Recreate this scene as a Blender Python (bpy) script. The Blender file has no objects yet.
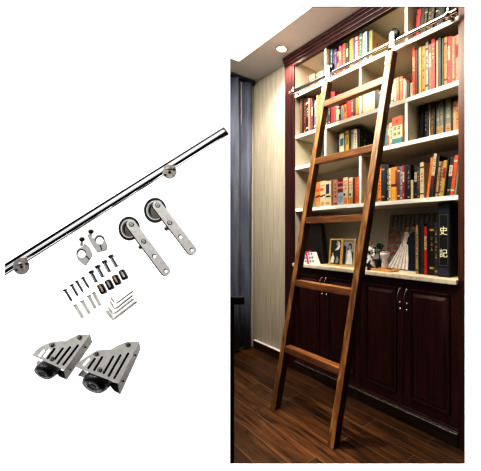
import bpy, bmesh, math, random
from mathutils import Vector, Matrix, geometry
random.seed(7)
PI = math.pi
scene = bpy.context.scene
COL = scene.collection
scene.view_settings.view_transform = 'Standard'
scene.view_settings.look = 'High Contrast'

# ------------------------------------------------------------------ materials
MC = {}
def mat(name, rgb, rough=.5, metal=0, emit=0, ecol=None, noise=.12, nscale=30, coat=0, spec=.5, bump=0):
    if name in MC: return MC[name]
    m = bpy.data.materials.new(name); m.use_nodes = True
    nt = m.node_tree; b = nt.nodes['Principled BSDF']
    b.inputs['Roughness'].default_value = rough
    b.inputs['Metallic'].default_value = metal
    b.inputs['Specular IOR Level'].default_value = spec
    b.inputs['Coat Weight'].default_value = coat
    tc = nt.nodes.new('ShaderNodeTexCoord'); nz = nt.nodes.new('ShaderNodeTexNoise')
    nz.inputs['Scale'].default_value = nscale; nz.inputs['Detail'].default_value = 3
    nt.links.new(tc.outputs['Object'], nz.inputs['Vector'])
    r = nt.nodes.new('ShaderNodeValToRGB')
    r.color_ramp.elements[0].position = .3; r.color_ramp.elements[1].position = .7
    r.color_ramp.elements[0].color = tuple(c*(1-noise) for c in rgb)+(1,)
    r.color_ramp.elements[1].color = tuple(min(1, c*(1+noise)) for c in rgb)+(1,)
    nt.links.new(nz.outputs['Fac'], r.inputs['Fac']); nt.links.new(r.outputs['Color'], b.inputs['Base Color'])
    if bump:
        bp = nt.nodes.new('ShaderNodeBump'); bp.inputs['Strength'].default_value = bump
        bp.inputs['Distance'].default_value = .002
        nt.links.new(nz.outputs['Fac'], bp.inputs['Height']); nt.links.new(bp.outputs['Normal'], b.inputs['Normal'])
    if emit:
        b.inputs['Emission Color'].default_value = (ecol or rgb)+(1,)
        b.inputs['Emission Strength'].default_value = emit
    MC[name] = m; return m

def streaked(name, stops, scale, stretch, rough=.45, metal=0, nscale=6, bump=.15, coat=0, spec=.5, dist=0):
    """grain stretched along one axis: stretch = scale vector of the coordinates"""
    m = bpy.data.materials.new(name); m.use_nodes = True
    nt = m.node_tree; b = nt.nodes['Principled BSDF']
    tc = nt.nodes.new('ShaderNodeTexCoord'); mp = nt.nodes.new('ShaderNodeMapping')
    mp.inputs['Scale'].default_value = stretch
    nt.links.new(tc.outputs['Object'], mp.inputs['Vector'])
    nz = nt.nodes.new('ShaderNodeTexNoise'); nz.inputs['Scale'].default_value = scale
    nz.inputs['Detail'].default_value = nscale; nz.inputs['Distortion'].default_value = dist
    nt.links.new(mp.outputs['Vector'], nz.inputs['Vector'])
    r = nt.nodes.new('ShaderNodeValToRGB')
    els = r.color_ramp.elements
    els[0].position = stops[0][0]; els[0].color = stops[0][1]+(1,)
    els[1].position = stops[-1][0]; els[1].color = stops[-1][1]+(1,)
    for p, c in stops[1:-1]:
        e = els.new(p); e.color = c+(1,)
    nt.links.new(nz.outputs['Fac'], r.inputs['Fac']); nt.links.new(r.outputs['Color'], b.inputs['Base Color'])
    b.inputs['Roughness'].default_value = rough; b.inputs['Metallic'].default_value = metal
    b.inputs['Coat Weight'].default_value = coat; b.inputs['Specular IOR Level'].default_value = spec
    if bump:
        bp = nt.nodes.new('ShaderNodeBump'); bp.inputs['Strength'].default_value = bump
        bp.inputs['Distance'].default_value = .003
        nt.links.new(nz.outputs['Fac'], bp.inputs['Height']); nt.links.new(bp.outputs['Normal'], b.inputs['Normal'])
    return m

def floor_material():
    m = bpy.data.materials.new('walnut_planks'); m.use_nodes = True
    nt = m.node_tree; b = nt.nodes['Principled BSDF']; L = nt.links.new
    tc = nt.nodes.new('ShaderNodeTexCoord')
    br = nt.nodes.new('ShaderNodeTexBrick')
    br.inputs['Scale'].default_value = 1; br.inputs['Brick Width'].default_value = .95
    br.inputs['Row Height'].default_value = .122; br.inputs['Mortar Size'].default_value = .0022
    br.inputs['Mortar Smooth'].default_value = .2
    br.inputs['Color1'].default_value = (.0,.0,.0,1); br.inputs['Color2'].default_value = (1,1,1,1)
    br.inputs['Mortar'].default_value = (.5,.5,.5,1); br.offset = .37
    L(tc.outputs['Object'], br.inputs['Vector'])
    mp = nt.nodes.new('ShaderNodeMapping'); mp.inputs['Scale'].default_value = (1.1, 15, 1)
    L(tc.outputs['Object'], mp.inputs['Vector'])
    addv = nt.nodes.new('ShaderNodeVectorMath'); addv.operation = 'ADD'
    L(mp.outputs['Vector'], addv.inputs[0]); L(br.outputs['Color'], addv.inputs[1])
    nz = nt.nodes.new('ShaderNodeTexNoise'); nz.inputs['Scale'].default_value = 2.6
    nz.inputs['Detail'].default_value = 8; nz.inputs['Distortion'].default_value = 1.4
    L(addv.outputs[0], nz.inputs['Vector'])
    r = nt.nodes.new('ShaderNodeValToRGB'); e = r.color_ramp.elements
    e[0].position = .3; e[0].color = FLOOR_D+(1,); e[1].position = .72; e[1].color = FLOOR_L+(1,)
    L(nz.outputs['Fac'], r.inputs['Fac'])
    hs = nt.nodes.new('ShaderNodeHueSaturation')
    mr = nt.nodes.new('ShaderNodeMapRange'); mr.inputs['To Min'].default_value = .6; mr.inputs['To Max'].default_value = 1.3
    L(br.outputs['Color'], mr.inputs['Value']); L(mr.outputs['Result'], hs.inputs['Value'])
    L(r.outputs['Color'], hs.inputs['Color'])
    mx = nt.nodes.new('ShaderNodeMix'); mx.data_type = 'RGBA'
    L(br.outputs['Fac'], mx.inputs[0]); L(hs.outputs['Color'], mx.inputs[6])
    mx.inputs[7].default_value = (.17,.095,.05,1)
    L(mx.outputs[2], b.inputs['Base Color'])
    b.inputs['Roughness'].default_value = .38
    bp = nt.nodes.new('ShaderNodeBump'); bp.inputs['Strength'].default_value = .5; bp.inputs['Distance'].default_value = .002
    L(nz.outputs['Fac'], bp.inputs['Height']); L(bp.outputs['Normal'], b.inputs['Normal'])
    return m

FLOOR_D = (.012,.005,.002); FLOOR_L = (.125,.056,.022)

# ------------------------------------------------------------------ mesh helpers
class MB:
    def __init__(s): s.bm = bmesh.new()
    def _new(s, vs, fs, mi=0, M=None, smooth=False):
        bv = [s.bm.verts.new((M @ Vector(v)) if M else v) for v in vs]
        for f in fs:
            try:
                fc = s.bm.faces.new([bv[i] for i in f]); fc.material_index = mi; fc.smooth = smooth
            except ValueError: pass
        return s
    def box(s, x0, x1, y0, y1, z0, z1, mi=0, M=None):
        v = [(x0,y0,z0),(x1,y0,z0),(x1,y1,z0),(x0,y1,z0),(x0,y0,z1),(x1,y0,z1),(x1,y1,z1),(x0,y1,z1)]
        f = [(0,3,2,1),(4,5,6,7),(0,1,5,4),(1,2,6,5),(2,3,7,6),(3,0,4,7)]
        return s._new(v, f, mi, M)
    def bbox(s, x0, x1, y0, y1, z0, z1, b=.003, mi=0, M=None):
        """box with chamfered edges"""
        t = bmesh.new(); bmesh.ops.create_cube(t, size=1)
        for v in t.verts:
            v.co = Vector(((x0+x1)/2+v.co.x*(x1-x0), (y0+y1)/2+v.co.y*(y1-y0), (z0+z1)/2+v.co.z*(z1-z0)))
        bmesh.ops.bevel(t, geom=t.edges[:], offset=b, segments=2, affect='EDGES', profile=.6)
        t.verts.index_update()
        s._new([v.co.copy() for v in t.verts], [[v.index for v in f.verts] for f in t.faces], mi, M)
        t.free(); return s
    def quadbox(s, a, b, mi=0):
        """prism between two quads of four points"""
        f = [(3,2,1,0),(4,5,6,7),(0,1,5,4),(1,2,6,5),(2,3,7,6),(3,0,4,7)]
        return s._new(list(a)+list(b), f, mi)
    def tube(s, pts, r, seg=12, mi=0, caps=True, M=None):
        pts = [Vector(p) for p in pts]; rr = r if isinstance(r, (list, tuple)) else [r]*len(pts)
        vs = []; fs = []; up = None
        for i, p in enumerate(pts):
            d = (pts[min(i+1, len(pts)-1)]-pts[max(i-1, 0)]).normalized()
            if up is None: up = Vector((0,0,1)) if abs(d.z) < .9 else Vector((1,0,0))
            a = d.cross(up).normalized(); b = a.cross(d).normalized(); up = b
            for k in range(seg):
                t = 2*PI*k/seg
                vs.append(p+a*math.cos(t)*rr[i]+b*math.sin(t)*rr[i])
        for i in range(len(pts)-1):
            for k in range(seg):
                fs.append((i*seg+k, i*seg+(k+1) % seg, (i+1)*seg+(k+1) % seg, (i+1)*seg+k))
        s._new(vs, fs, mi, M, True)
        if caps:
            s._new(vs[:seg], [tuple(range(seg))[::-1]], mi, M); s._new(vs[-seg:], [tuple(range(seg))], mi, M)
        return s
    def lathe(s, prof, seg=24, mi=0, M=None, smooth=True):
        """profile of (radius, height) turned about local z"""
        vs = []; fs = []
        for r, z in prof:
            for k in range(seg):
                t = 2*PI*k/seg; vs.append((r*math.cos(t), r*math.sin(t), z))
        for i in range(len(prof)-1):
            for k in range(seg):
                fs.append((i*seg+k, i*seg+(k+1) % seg, (i+1)*seg+(k+1) % seg, (i+1)*seg+k))
        return s._new(vs, fs, mi, M, smooth)
    def prism(s, outline, holes, y0, y1, mi=0, M=None):
        """flat plate: 2-D outline in x,z with holes, from depth y0 to y1"""
        loops = [outline]+list(holes)
        flat = [p for l in loops for p in l]
        tri = geometry.tessellate_polygon([[Vector((p[0], p[1], 0)) for p in l] for l in loops])
        n = len(flat)
        vs = [(p[0], y0, p[1]) for p in flat]+[(p[0], y1, p[1]) for p in flat]
        fs = [tuple(t) for t in tri]+[tuple(i+n for i in t[::-1]) for t in tri]
        o = 0
        for l in loops:
            k = len(l)
            for i in range(k):
                a, b = o+i, o+(i+1) % k
                fs.append((a, b, b+n, a+n))
            o += k
        return s._new(vs, fs, mi, M)
    def build(s, name, mats, parent=None, loc=(0,0,0), rotz=0, recalc=True):
        if recalc: bmesh.ops.recalc_face_normals(s.bm, faces=s.bm.faces[:])
        me = bpy.data.meshes.new(name); s.bm.to_mesh(me); s.bm.free()
        for m in (mats if isinstance(mats, (list, tuple)) else [mats]): me.materials.append(m)
        o = bpy.data.objects.new(name, me); COL.objects.link(o)
        o.location = loc; o.rotation_euler = (0, 0, rotz)
        if parent: o.parent = parent
        return o

def tag(o, label=None, cat=None, group=None, kind=None):
    if label: o['label'] = label
    if cat: o['category'] = cat
    if group: o['group'] = group
    if kind: o['kind'] = kind
    return o
def thing(name, label, cat, loc=(0,0,0), rot=(0,0,0), group=None):
    o = bpy.data.objects.new(name, None); COL.objects.link(o)
    o.empty_display_size = .05; o.location = loc; o.rotation_euler = rot
    return tag(o, label, cat, group)
def struct(name, mb, m): return tag(mb.build(name, m), kind='structure')
def circle(cx, cz, r, n=20): return [(cx+r*math.cos(2*PI*k/n), cz+r*math.sin(2*PI*k/n)) for k in range(n)]

# ------------------------------------------------------------------ the room (x along the bookcase, y into it, metres)
CEIL = 2.66
YAW = math.radians(44.3)
RX, RY = math.cos(YAW), math.sin(YAW)          # along the white display wall
WX, WY = -RY, RX                               # one metre in front of the viewer: a point on that wall
def wall_x(y): return WX+(y-WY)*RX/RY          # where the white display wall stands at depth y

m_floor = floor_material()
m_paper = streaked('striped_wallpaper', [(.25,(.36,.315,.24)),(.5,(.50,.445,.35)),(.75,(.64,.585,.48))], 3, (60,60,1.2), rough=.85, bump=.2)
m_plain = mat('plain_plaster', (.5,.47,.43), .9, noise=.05)
m_soffit = mat('painted_soffit', (.66,.65,.64), .9, noise=.03, nscale=4)
m_tray = mat('lit_ceiling_tray', (.95,.93,.86), .9, emit=4.0, ecol=(1,.95,.86), noise=.02)
m_mahog = streaked('dark_mahogany', [(.3,(.024,.008,.008)),(.7,(.066,.021,.021))], 4, (14,14,.8), rough=.3, bump=.08, spec=.5)
m_frame = streaked('red_mahogany', [(.3,(.05,.015,.009)),(.7,(.14,.050,.028))], 4, (14,14,.8), rough=.35, bump=.08)
m_base = streaked('dark_baseboard', [(.3,(.018,.010,.010)),(.7,(.05,.025,.022))], 4, (.8,14,14), rough=.35, bump=.05)
m_edge = mat('lamplit_shelf_edge', (.88,.85,.78), .4, noise=.03)  # paler front edges paint the lamplight falling on the cream shelves
m_shelf = mat('cream_lacquer', (.56,.515,.42), .5, noise=.03, nscale=5)
m_back = mat('cream_back_board', (.66,.64,.58), .7, noise=.04, nscale=5)
m_counter = mat('pale_cream_stone', (.72,.64,.50), .3, noise=.12, nscale=40)
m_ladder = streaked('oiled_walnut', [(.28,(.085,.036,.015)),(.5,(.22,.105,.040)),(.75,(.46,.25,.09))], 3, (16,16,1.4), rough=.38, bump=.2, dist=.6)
m_ladder_shade = streaked('walnut_shaded_side', [(.28,(.020,.007,.004)),(.5,(.05,.019,.009)),(.75,(.10,.043,.018))], 3, (16,16,1.4), rough=.4, bump=.2, dist=.6)  # shade on the ladder's right side, painted as a darker walnut
m_rung = streaked('oiled_walnut_rung', [(.28,(.085,.032,.014)),(.5,(.19,.085,.035)),(.75,(.35,.17,.07))], 3, (1.4,16,16), rough=.38, bump=.2, dist=.6)
m_chrome = mat('polished_chrome', (.9,.9,.9), .09, 1, noise=.01)
def edge_chrome(name, lo=.02, w0=.38, w1=.52):  # dark mirror lines at grazing angles painted into the base colour
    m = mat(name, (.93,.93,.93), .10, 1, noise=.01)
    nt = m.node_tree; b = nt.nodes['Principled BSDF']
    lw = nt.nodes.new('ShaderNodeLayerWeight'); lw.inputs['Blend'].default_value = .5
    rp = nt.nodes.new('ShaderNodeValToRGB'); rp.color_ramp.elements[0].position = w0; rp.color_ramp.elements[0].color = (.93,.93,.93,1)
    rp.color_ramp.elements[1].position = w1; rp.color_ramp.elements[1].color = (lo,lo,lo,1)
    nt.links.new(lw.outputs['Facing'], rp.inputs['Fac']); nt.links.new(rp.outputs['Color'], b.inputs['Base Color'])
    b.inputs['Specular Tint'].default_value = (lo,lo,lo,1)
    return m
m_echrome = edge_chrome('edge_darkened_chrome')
m_steel = mat('brushed_steel', (.74,.72,.69), .36, .5, noise=.1, nscale=90)
m_steel_l = mat('light_satin_steel', (.72,.71,.69), .38, .4, noise=.06, nscale=60)
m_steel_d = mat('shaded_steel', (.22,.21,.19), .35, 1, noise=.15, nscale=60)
m_black = mat('black_plastic', (.012,.012,.013), .45, noise=.1)
m_rubber = mat('black_rubber', (.010,.010,.012), .35, noise=.1)
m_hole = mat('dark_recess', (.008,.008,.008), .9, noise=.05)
m_white_edge = mat('white_edge_line', (.75,.74,.72), .4, noise=.03)
m_gold = mat('gilded', (.75,.55,.24), .35, .6, noise=.1)

# floor
f = MB()
fp = [(-3.1,2.1),(-3.1,wall_x(0)*0-1.58),(wall_x(2.1),2.1)]
f._new([(p[0],p[1],z) for z in (-.05,0) for p in fp], [(2,1,0),(3,4,5),(0,1,4,3),(1,2,5,4),(2,0,3,5)])
struct('floor', f, m_floor)
# ceiling: soffit along the bookcase and along the window wall, with a bright raised tray between
c = MB()
def slab(mb, poly, z0, z1, mi=0):
    n = len(poly); vs = [(p[0],p[1],z0) for p in poly]+[(p[0],p[1],z1) for p in poly]
    mb._new(vs, [tuple(range(n))[::-1], tuple(range(n,2*n))]+[(i,(i+1)%n,(i+1)%n+n,i+n) for i in range(n)], mi)
ty, tx = 1.41, -2.718
slab(c, [(-3.1,2.1),(-3.1,ty),(wall_x(ty),ty),(wall_x(2.1),2.1)], CEIL, CEIL+.06)
slab(c, [(-3.1,ty),(-3.1,wall_x(0)*0-1.6),(tx,-1.25),(tx,ty)], CEIL, CEIL+.06)
struct('ceiling', c, m_soffit)
c = MB()
slab(c, [(tx-.06,ty+.06),(tx-.06,-1.32),(wall_x(ty)+.06,ty+.06)], 2.80, 2.84)
t = struct('ceiling_tray', c, m_tray)
c = MB()   # stepped inner cornice of the tray
c.box(tx-.02, wall_x(ty), ty, ty+.02, CEIL+.06, 2.80); c.box(tx-.02, tx, -1.25, ty, CEIL+.06, 2.80)
c.box(tx, wall_x(ty)-.05, ty-.05, ty-.0, 2.772, 2.785); c.box(tx, tx+.05, -1.1, ty-.05, 2.772, 2.785)
struct('trim_1', c, mat('cornice_glow', (.93,.88,.72), .8, emit=1.1, ecol=(1,.90,.66), noise=.02))  # emission stands in for cove light on the cornice
# walls
w = MB(); w.box(-3.03, -2.405, 1.725, 2.1, 0, CEIL); w.box(-2.405, .6, 2.02, 2.1, 0, CEIL); w.box(-.70, .40, 1.725, 2.02, 0, CEIL)
struct('wall_back', w, m_paper)
w = MB(); w.box(-3.13, -3.03, -1.6, 2.1, 0, CEIL); struct('wall_left', w, m_plain)
b = MB(); b.bbox(-2.995, -2.405, 1.705, 1.7245, 0, .074, .003, 0); b.box(-2.995, -2.405, 1.702, 1.7245, .0745, .080, 1)
struct('baseboard_back', b, [m_base, m_white_edge])

# the white display wall, with a tall rectangular opening into the room
G = 1/330.0                                     # board grid: 3.03 mm, counted from the upper left of the display
BX, BZ = 348, 233
H = 1.15
m_board = mat('glowing_white_board', (.92,.92,.92), .9, emit=.85, ecol=(1,1,1), noise=.0)  # emission keeps the board evenly white; nothing lights it from behind
x0, x1, z0, z1 = -118.2*G, 117.2*G, H-231.5*G, H+227*G
w = MB()
w.prism([(-3.3,0),(1.35,0),(1.35,2.9),(-3.3,2.9)], [[(x0,z0),(x1,z0),(x1,z1),(x0,z1)]], 0, .003)
w.prism([(-3.3,0),(1.35,0),(1.35,2.65),(-3.3,2.65)], [[(x0-.003,z0-.003),(x1+.003,z0-.003),(x1+.003,z1+.003),(x0-.003,z1+.003)]], .004, .010, 1)
o = struct('wall_front', w, [m_board, m_black]); o.location = (WX, WY, 0); o.rotation_euler = (0,0,YAW)

# ------------------------------------------------------------------ curtain
cv = MB(); N = 150; ys = [-.2+(1.70+.2)*i/N for i in range(N+1)]
zs = [.035,.5,1.0,1.5,2.0,2.655]
vs = []
for zi, z in enumerate(zs):
    for i, y in enumerate(ys):
        ph = y*2*PI/.135
        vs.append((-2.990+.036*math.sin(ph+.25*math.sin(z*1.7))+.012*math.sin(ph*.37+z*.6), y+.008*math.sin(z*2+i), z))
fs = [(j*(N+1)+i, j*(N+1)+i+1, (j+1)*(N+1)+i+1, (j+1)*(N+1)+i) for j in range(len(zs)-1) for i in range(N)]
cv._new(vs, fs, 0, None, True)
m_cur = streaked('slate_blue_velvet', [(.3,(.07,.08,.115)),(.7,(.15,.165,.215))], 3, (5,5,.8), rough=.8, bump=.3)
cu = thing('curtain', 'floor length slate blue pleated curtain hanging in the corner', 'curtain', (-2.925,.8,0))
o = cv.build('pleated_cloth', m_cur, cu, loc=(2.925,-.8,0), recalc=False)
sd = o.modifiers.new('thick', 'SOLIDIFY'); sd.thickness = .003
h = MB(); h.box(-3.01,-2.94,-.2,1.70,2.64,2.659); h.build('curtain_track', mat('dark_track',(.03,.035,.05),.6), cu, loc=(2.925,-.8,0))

# slim black metal post with a crossbar
p = thing('metal_stand', 'slim black metal stand with short crossbar at left edge by the curtain', 'stand', (-1.539, .761, 0), (0,0,YAW))
q = MB(); q.bbox(-.011,.009,-.008,.008,0,.838,.002); q.build('post', m_black, p)
q = MB(); q.bbox(.0095,.060,-.008,.008,.800,.836,.002); q.build('crossbar', m_black, p)
q = MB(); q.bbox(-.07,.009,-.06,-.0085,.0,.008,.002); q.build('base_plate', m_black, p)

# ------------------------------------------------------------------ bookcase
LX, RXI = -2.271, -.811                          # inner sides
FY = 1.684
bc = thing('bookcase', 'tall built-in bookcase with dark mahogany frame and cream shelves', 'bookcase', (-1.54, FY, 0))
def bpart(mb, name, m, parent=bc):
    return mb.build(name, m, parent, loc=(1.54, -FY, 0))
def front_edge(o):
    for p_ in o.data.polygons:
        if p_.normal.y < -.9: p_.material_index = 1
TOPZ = 2.562
q = MB(); q.box(LX-.02, RXI+.02, 1.995, 2.015, .90, 2.62); bpart(q, 'back_panel', m_back)
q = MB(); q.box(LX-.018, LX, FY+.004, 1.995, .90, 2.62); bpart(q, 'side_panel', m_shelf)
q = MB(); q.box(RXI, RXI+.018, FY+.004, 1.995, .90, 2.62); bpart(q, 'side_panel', m_shelf)
q = MB(); q.box(LX-.018, RXI+.018, FY+.004, 2.015, 2.60, 2.62); bpart(q, 'top_panel', m_shelf)
for zt in (2.320, 1.972, 1.708, 1.355):
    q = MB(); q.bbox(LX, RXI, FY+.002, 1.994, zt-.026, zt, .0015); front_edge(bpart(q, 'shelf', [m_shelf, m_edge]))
for ux, za, zb in ((-1.89,2.320,2.60),(-1.151,2.320,2.60),(-1.529,1.972,2.294),(-1.89,1.708,1.946),(-1.151,1.708,1.946),(-1.529,1.355,1.682)):
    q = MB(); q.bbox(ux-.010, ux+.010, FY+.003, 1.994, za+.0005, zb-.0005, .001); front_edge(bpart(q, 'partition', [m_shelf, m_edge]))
# face frame, moulded in steps
def stile(xa, xb, za, zb):
    q = MB(); q.bbox(xa, xb, FY-.012, FY+.02, za, zb, .003)
    q.bbox(xa+.018, xb-.018, FY-.022, FY-.011, za, zb, .003)
    q.bbox(xa+.036, xb-.036, FY-.016, FY-.021+.003, za, zb, .002)
    return q
q = stile(-2.400, LX-.001, 0, TOPZ); bpart(q, 'frame_stile', m_mahog)
q = stile(RXI+.001, -.700, .8995, CEIL-.002); bpart(q, 'frame_stile', m_frame)
q = stile(RXI+.001, -.700, 0, .899); bpart(q, 'shaded_stile', m_mahog)  # darker wood colour paints the shadow on the lower stile
q = MB()
q.bbox(-2.400, RXI, FY-.012, FY+.02, TOPZ, CEIL-.002, .003)
q.bbox(-2.400, RXI, FY-.020, FY-.011, TOPZ+.028, CEIL-.002, .004)
q.bbox(-2.400, RXI, FY-.028, FY-.019, TOPZ+.052, CEIL-.002, .003)
q.bbox(-2.400, RXI, FY-.036, FY-.027, TOPZ+.074, CEIL-.002, .003)
bpart(q, 'crown_moulding', m_mahog)

# countertop
ct = MB(); ct.bbox(LX+.0, RXI-.0, 1.655, 1.994, .872, .899, .004)
tag(ct.build('countertop', m_counter, loc=(0,0,0)), 'pale cream countertop slab between the base cabinets and the shelves', 'countertop')

# base cabinets
def raised_panel(xa, xb, za, zb, y):
    q = MB()
    fr = .012
    # moulding ring
    for k, (dy, wd) in enumerate(((.009,.010),(.005,.008))):
        o = sum((.010,.008)[:k])
        for (a,b_,c_,d_) in ((xa+o,xa+o+wd,za+o,zb-o),(xb-o-wd,xb-o,za+o,zb-o),(xa+o,xb-o,za+o,za+o+wd),(xa+o,xb-o,zb-o-wd,zb-o)):
            q.bbox(a,b_,y-dy,y+.001,c_,d_,.0022)
    i = .040
    A = [(xa+.018,y-.0005,za+.018),(xb-.018,y-.0005,za+.018),(xb-.018,y-.0005,zb-.018),(xa+.018,y-.0005,zb-.018)]
    B = [(xa+i,y-.010,za+i),(xb-i,y-.010,za+i),(xb-i,y-.010,zb-i),(xa+i,y-.010,zb-i)]
    q.quadbox(B, A)
    return q
m_handle = mat('antique_pewter', (.55,.52,.50), .25, .9, noise=.04, nscale=8)
def cabinet(xa, xb, label):
    t = thing('base_cabinet', label, 'cabinet', ((xa+xb)/2, FY, 0))
    L = (-(xa+xb)/2, -FY, 0)
    q = MB(); q.box(xa+.001, xb-.001, FY+.024, 1.994, .002, .870); q.build('carcass', m_mahog, t, loc=L)
    q = MB(); q.bbox(xa+.001, xb-.001, FY-.016, FY+.022, .0, .068, .003); q.build('plinth', m_base, t, loc=L)
    q = MB(); q.bbox(xa+.001, xb-.001, FY-.020, FY+.022, .069, .0755, .002); q.build('plinth_strip', m_handle, t, loc=L)
    q = MB(); q.bbox(xa+.001, xb-.001, FY-.008, FY+.022, .077, .095, .004); q.build('plinth_moulding', m_mahog, t, loc=L)
    xm = (xa+xb)/2
    for da, db, hx in ((xa+.003, xm-.0015, xm-.025), (xm+.0015, xb-.003, xm+.025)):
        q = MB(); q.bbox(da, db, FY, FY+.022, .098, .868, .003)
        d = q.build('door', m_mahog, t, loc=L)
        q = raised_panel(da+.048, db-.048, .155, .812, FY); q.build('raised_panel', m_mahog, d)
        q = MB(); pts = [(hx, FY-.004, .806)]
        for k in range(9):
            a = k/8; pts.append((hx, FY-.008-.020*math.sin(a*PI), (.800-.078*a)))
        pts.append((hx, FY-.004, .718))
        q.tube(pts, [.0045,.003,.0022,.0022,.0026,.0034,.0026,.0022,.0022,.003,.0045], 8)
        q.lathe([(0,0),(.008,0),(.009,.003),(.004,.006)], 12, M=Matrix.Translation((hx,FY,.804)) @ Matrix.Rotation(PI/2,4,'X'))
        q.lathe([(0,0),(.008,0),(.009,.003),(.004,.006)], 12, M=Matrix.Translation((hx,FY,.720)) @ Matrix.Rotation(PI/2,4,'X'))
        q.build('handle', m_handle, d)
        q = MB(); q.lathe([(0,.004),(.003,.005),(.007,.004),(.0085,0)], 14, M=Matrix.Translation((hx,FY,.680)) @ Matrix.Rotation(PI/2,4,'X'))
        q.build('keyhole_plate', m_handle, d)
cabinet(LX, -1.529, 'left dark mahogany two-door base cabinet behind the ladder legs')
cabinet(-1.529, RXI, 'right dark mahogany two-door base cabinet under the thick black spine book')

# ------------------------------------------------------------------ books
RGB = {'orange red':(.62,.10,.03),'maroon':(.16,.015,.02),'cream':(.68,.58,.40),'orange':(.72,.27,.06),'dark green':(.02,.05,.03),
 'slate grey':(.16,.20,.26),'violet':(.15,.09,.30),'pink':(.72,.12,.20),'black':(.012,.012,.015),'yellow':(.75,.45,.06),
 'crimson':(.42,.02,.04),'teal':(.06,.22,.24),'pale green':(.48,.56,.36),'pale blue':(.38,.48,.60),'olive':(.28,.27,.10),
 'red':(.55,.02,.02),'dark grey':(.05,.05,.055),'navy':(.02,.03,.08),'brown':(.22,.10,.045),'dusty pink':(.50,.26,.20),
 'plum':(.16,.05,.10),'tan':(.50,.34,.18),'grey':(.32,.30,.27),'mustard':(.55,.36,.08),'sage':(.26,.28,.20)}
def bm_(c): return mat('cloth_'+c.replace(' ','_'), tuple(.78*v**1.08 for v in RGB[c]), .55, noise=.18, nscale=70)
m_pages = streaked('paper_edges', [(.3,(.50,.42,.30)),(.7,(.74,.68,.54))], 3, (120,2,2), rough=.9, bump=0)
PHR = {'plain':'plain spine','bands':'banded spine','label':'spine label','marks':'lettered spine','crimsonbot':'crimson lower spine',
 'tanbot':'tan lower spine','whitebot':'white lower spine','redtitle':'red title','inkbase':'black brushwork base','navylabel':'navy label',
 'yellowbot':'yellow lower spine','maroonbot':'maroon lower spine','floral':'floral cover','darkfloral':'dark patterned cover','title':'teal strip'}
ORD = 'first second third fourth fifth sixth seventh eighth ninth tenth eleventh twelfth thirteenth fourteenth fifteenth sixteenth seventeenth eighteenth nineteenth twentieth twenty-first twenty-second twenty-third twenty-fourth twenty-fifth twenty-sixth twenty-seventh twenty-eighth twenty-ninth thirtieth thirty-first thirty-second thirty-third thirty-fourth thirty-fifth thirty-sixth thirty-seventh thirty-eighth'.split()
light_cols = ('cream','yellow','pale green','pale blue','tan','orange','mustard','dusty pink','sage','grey')
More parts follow.
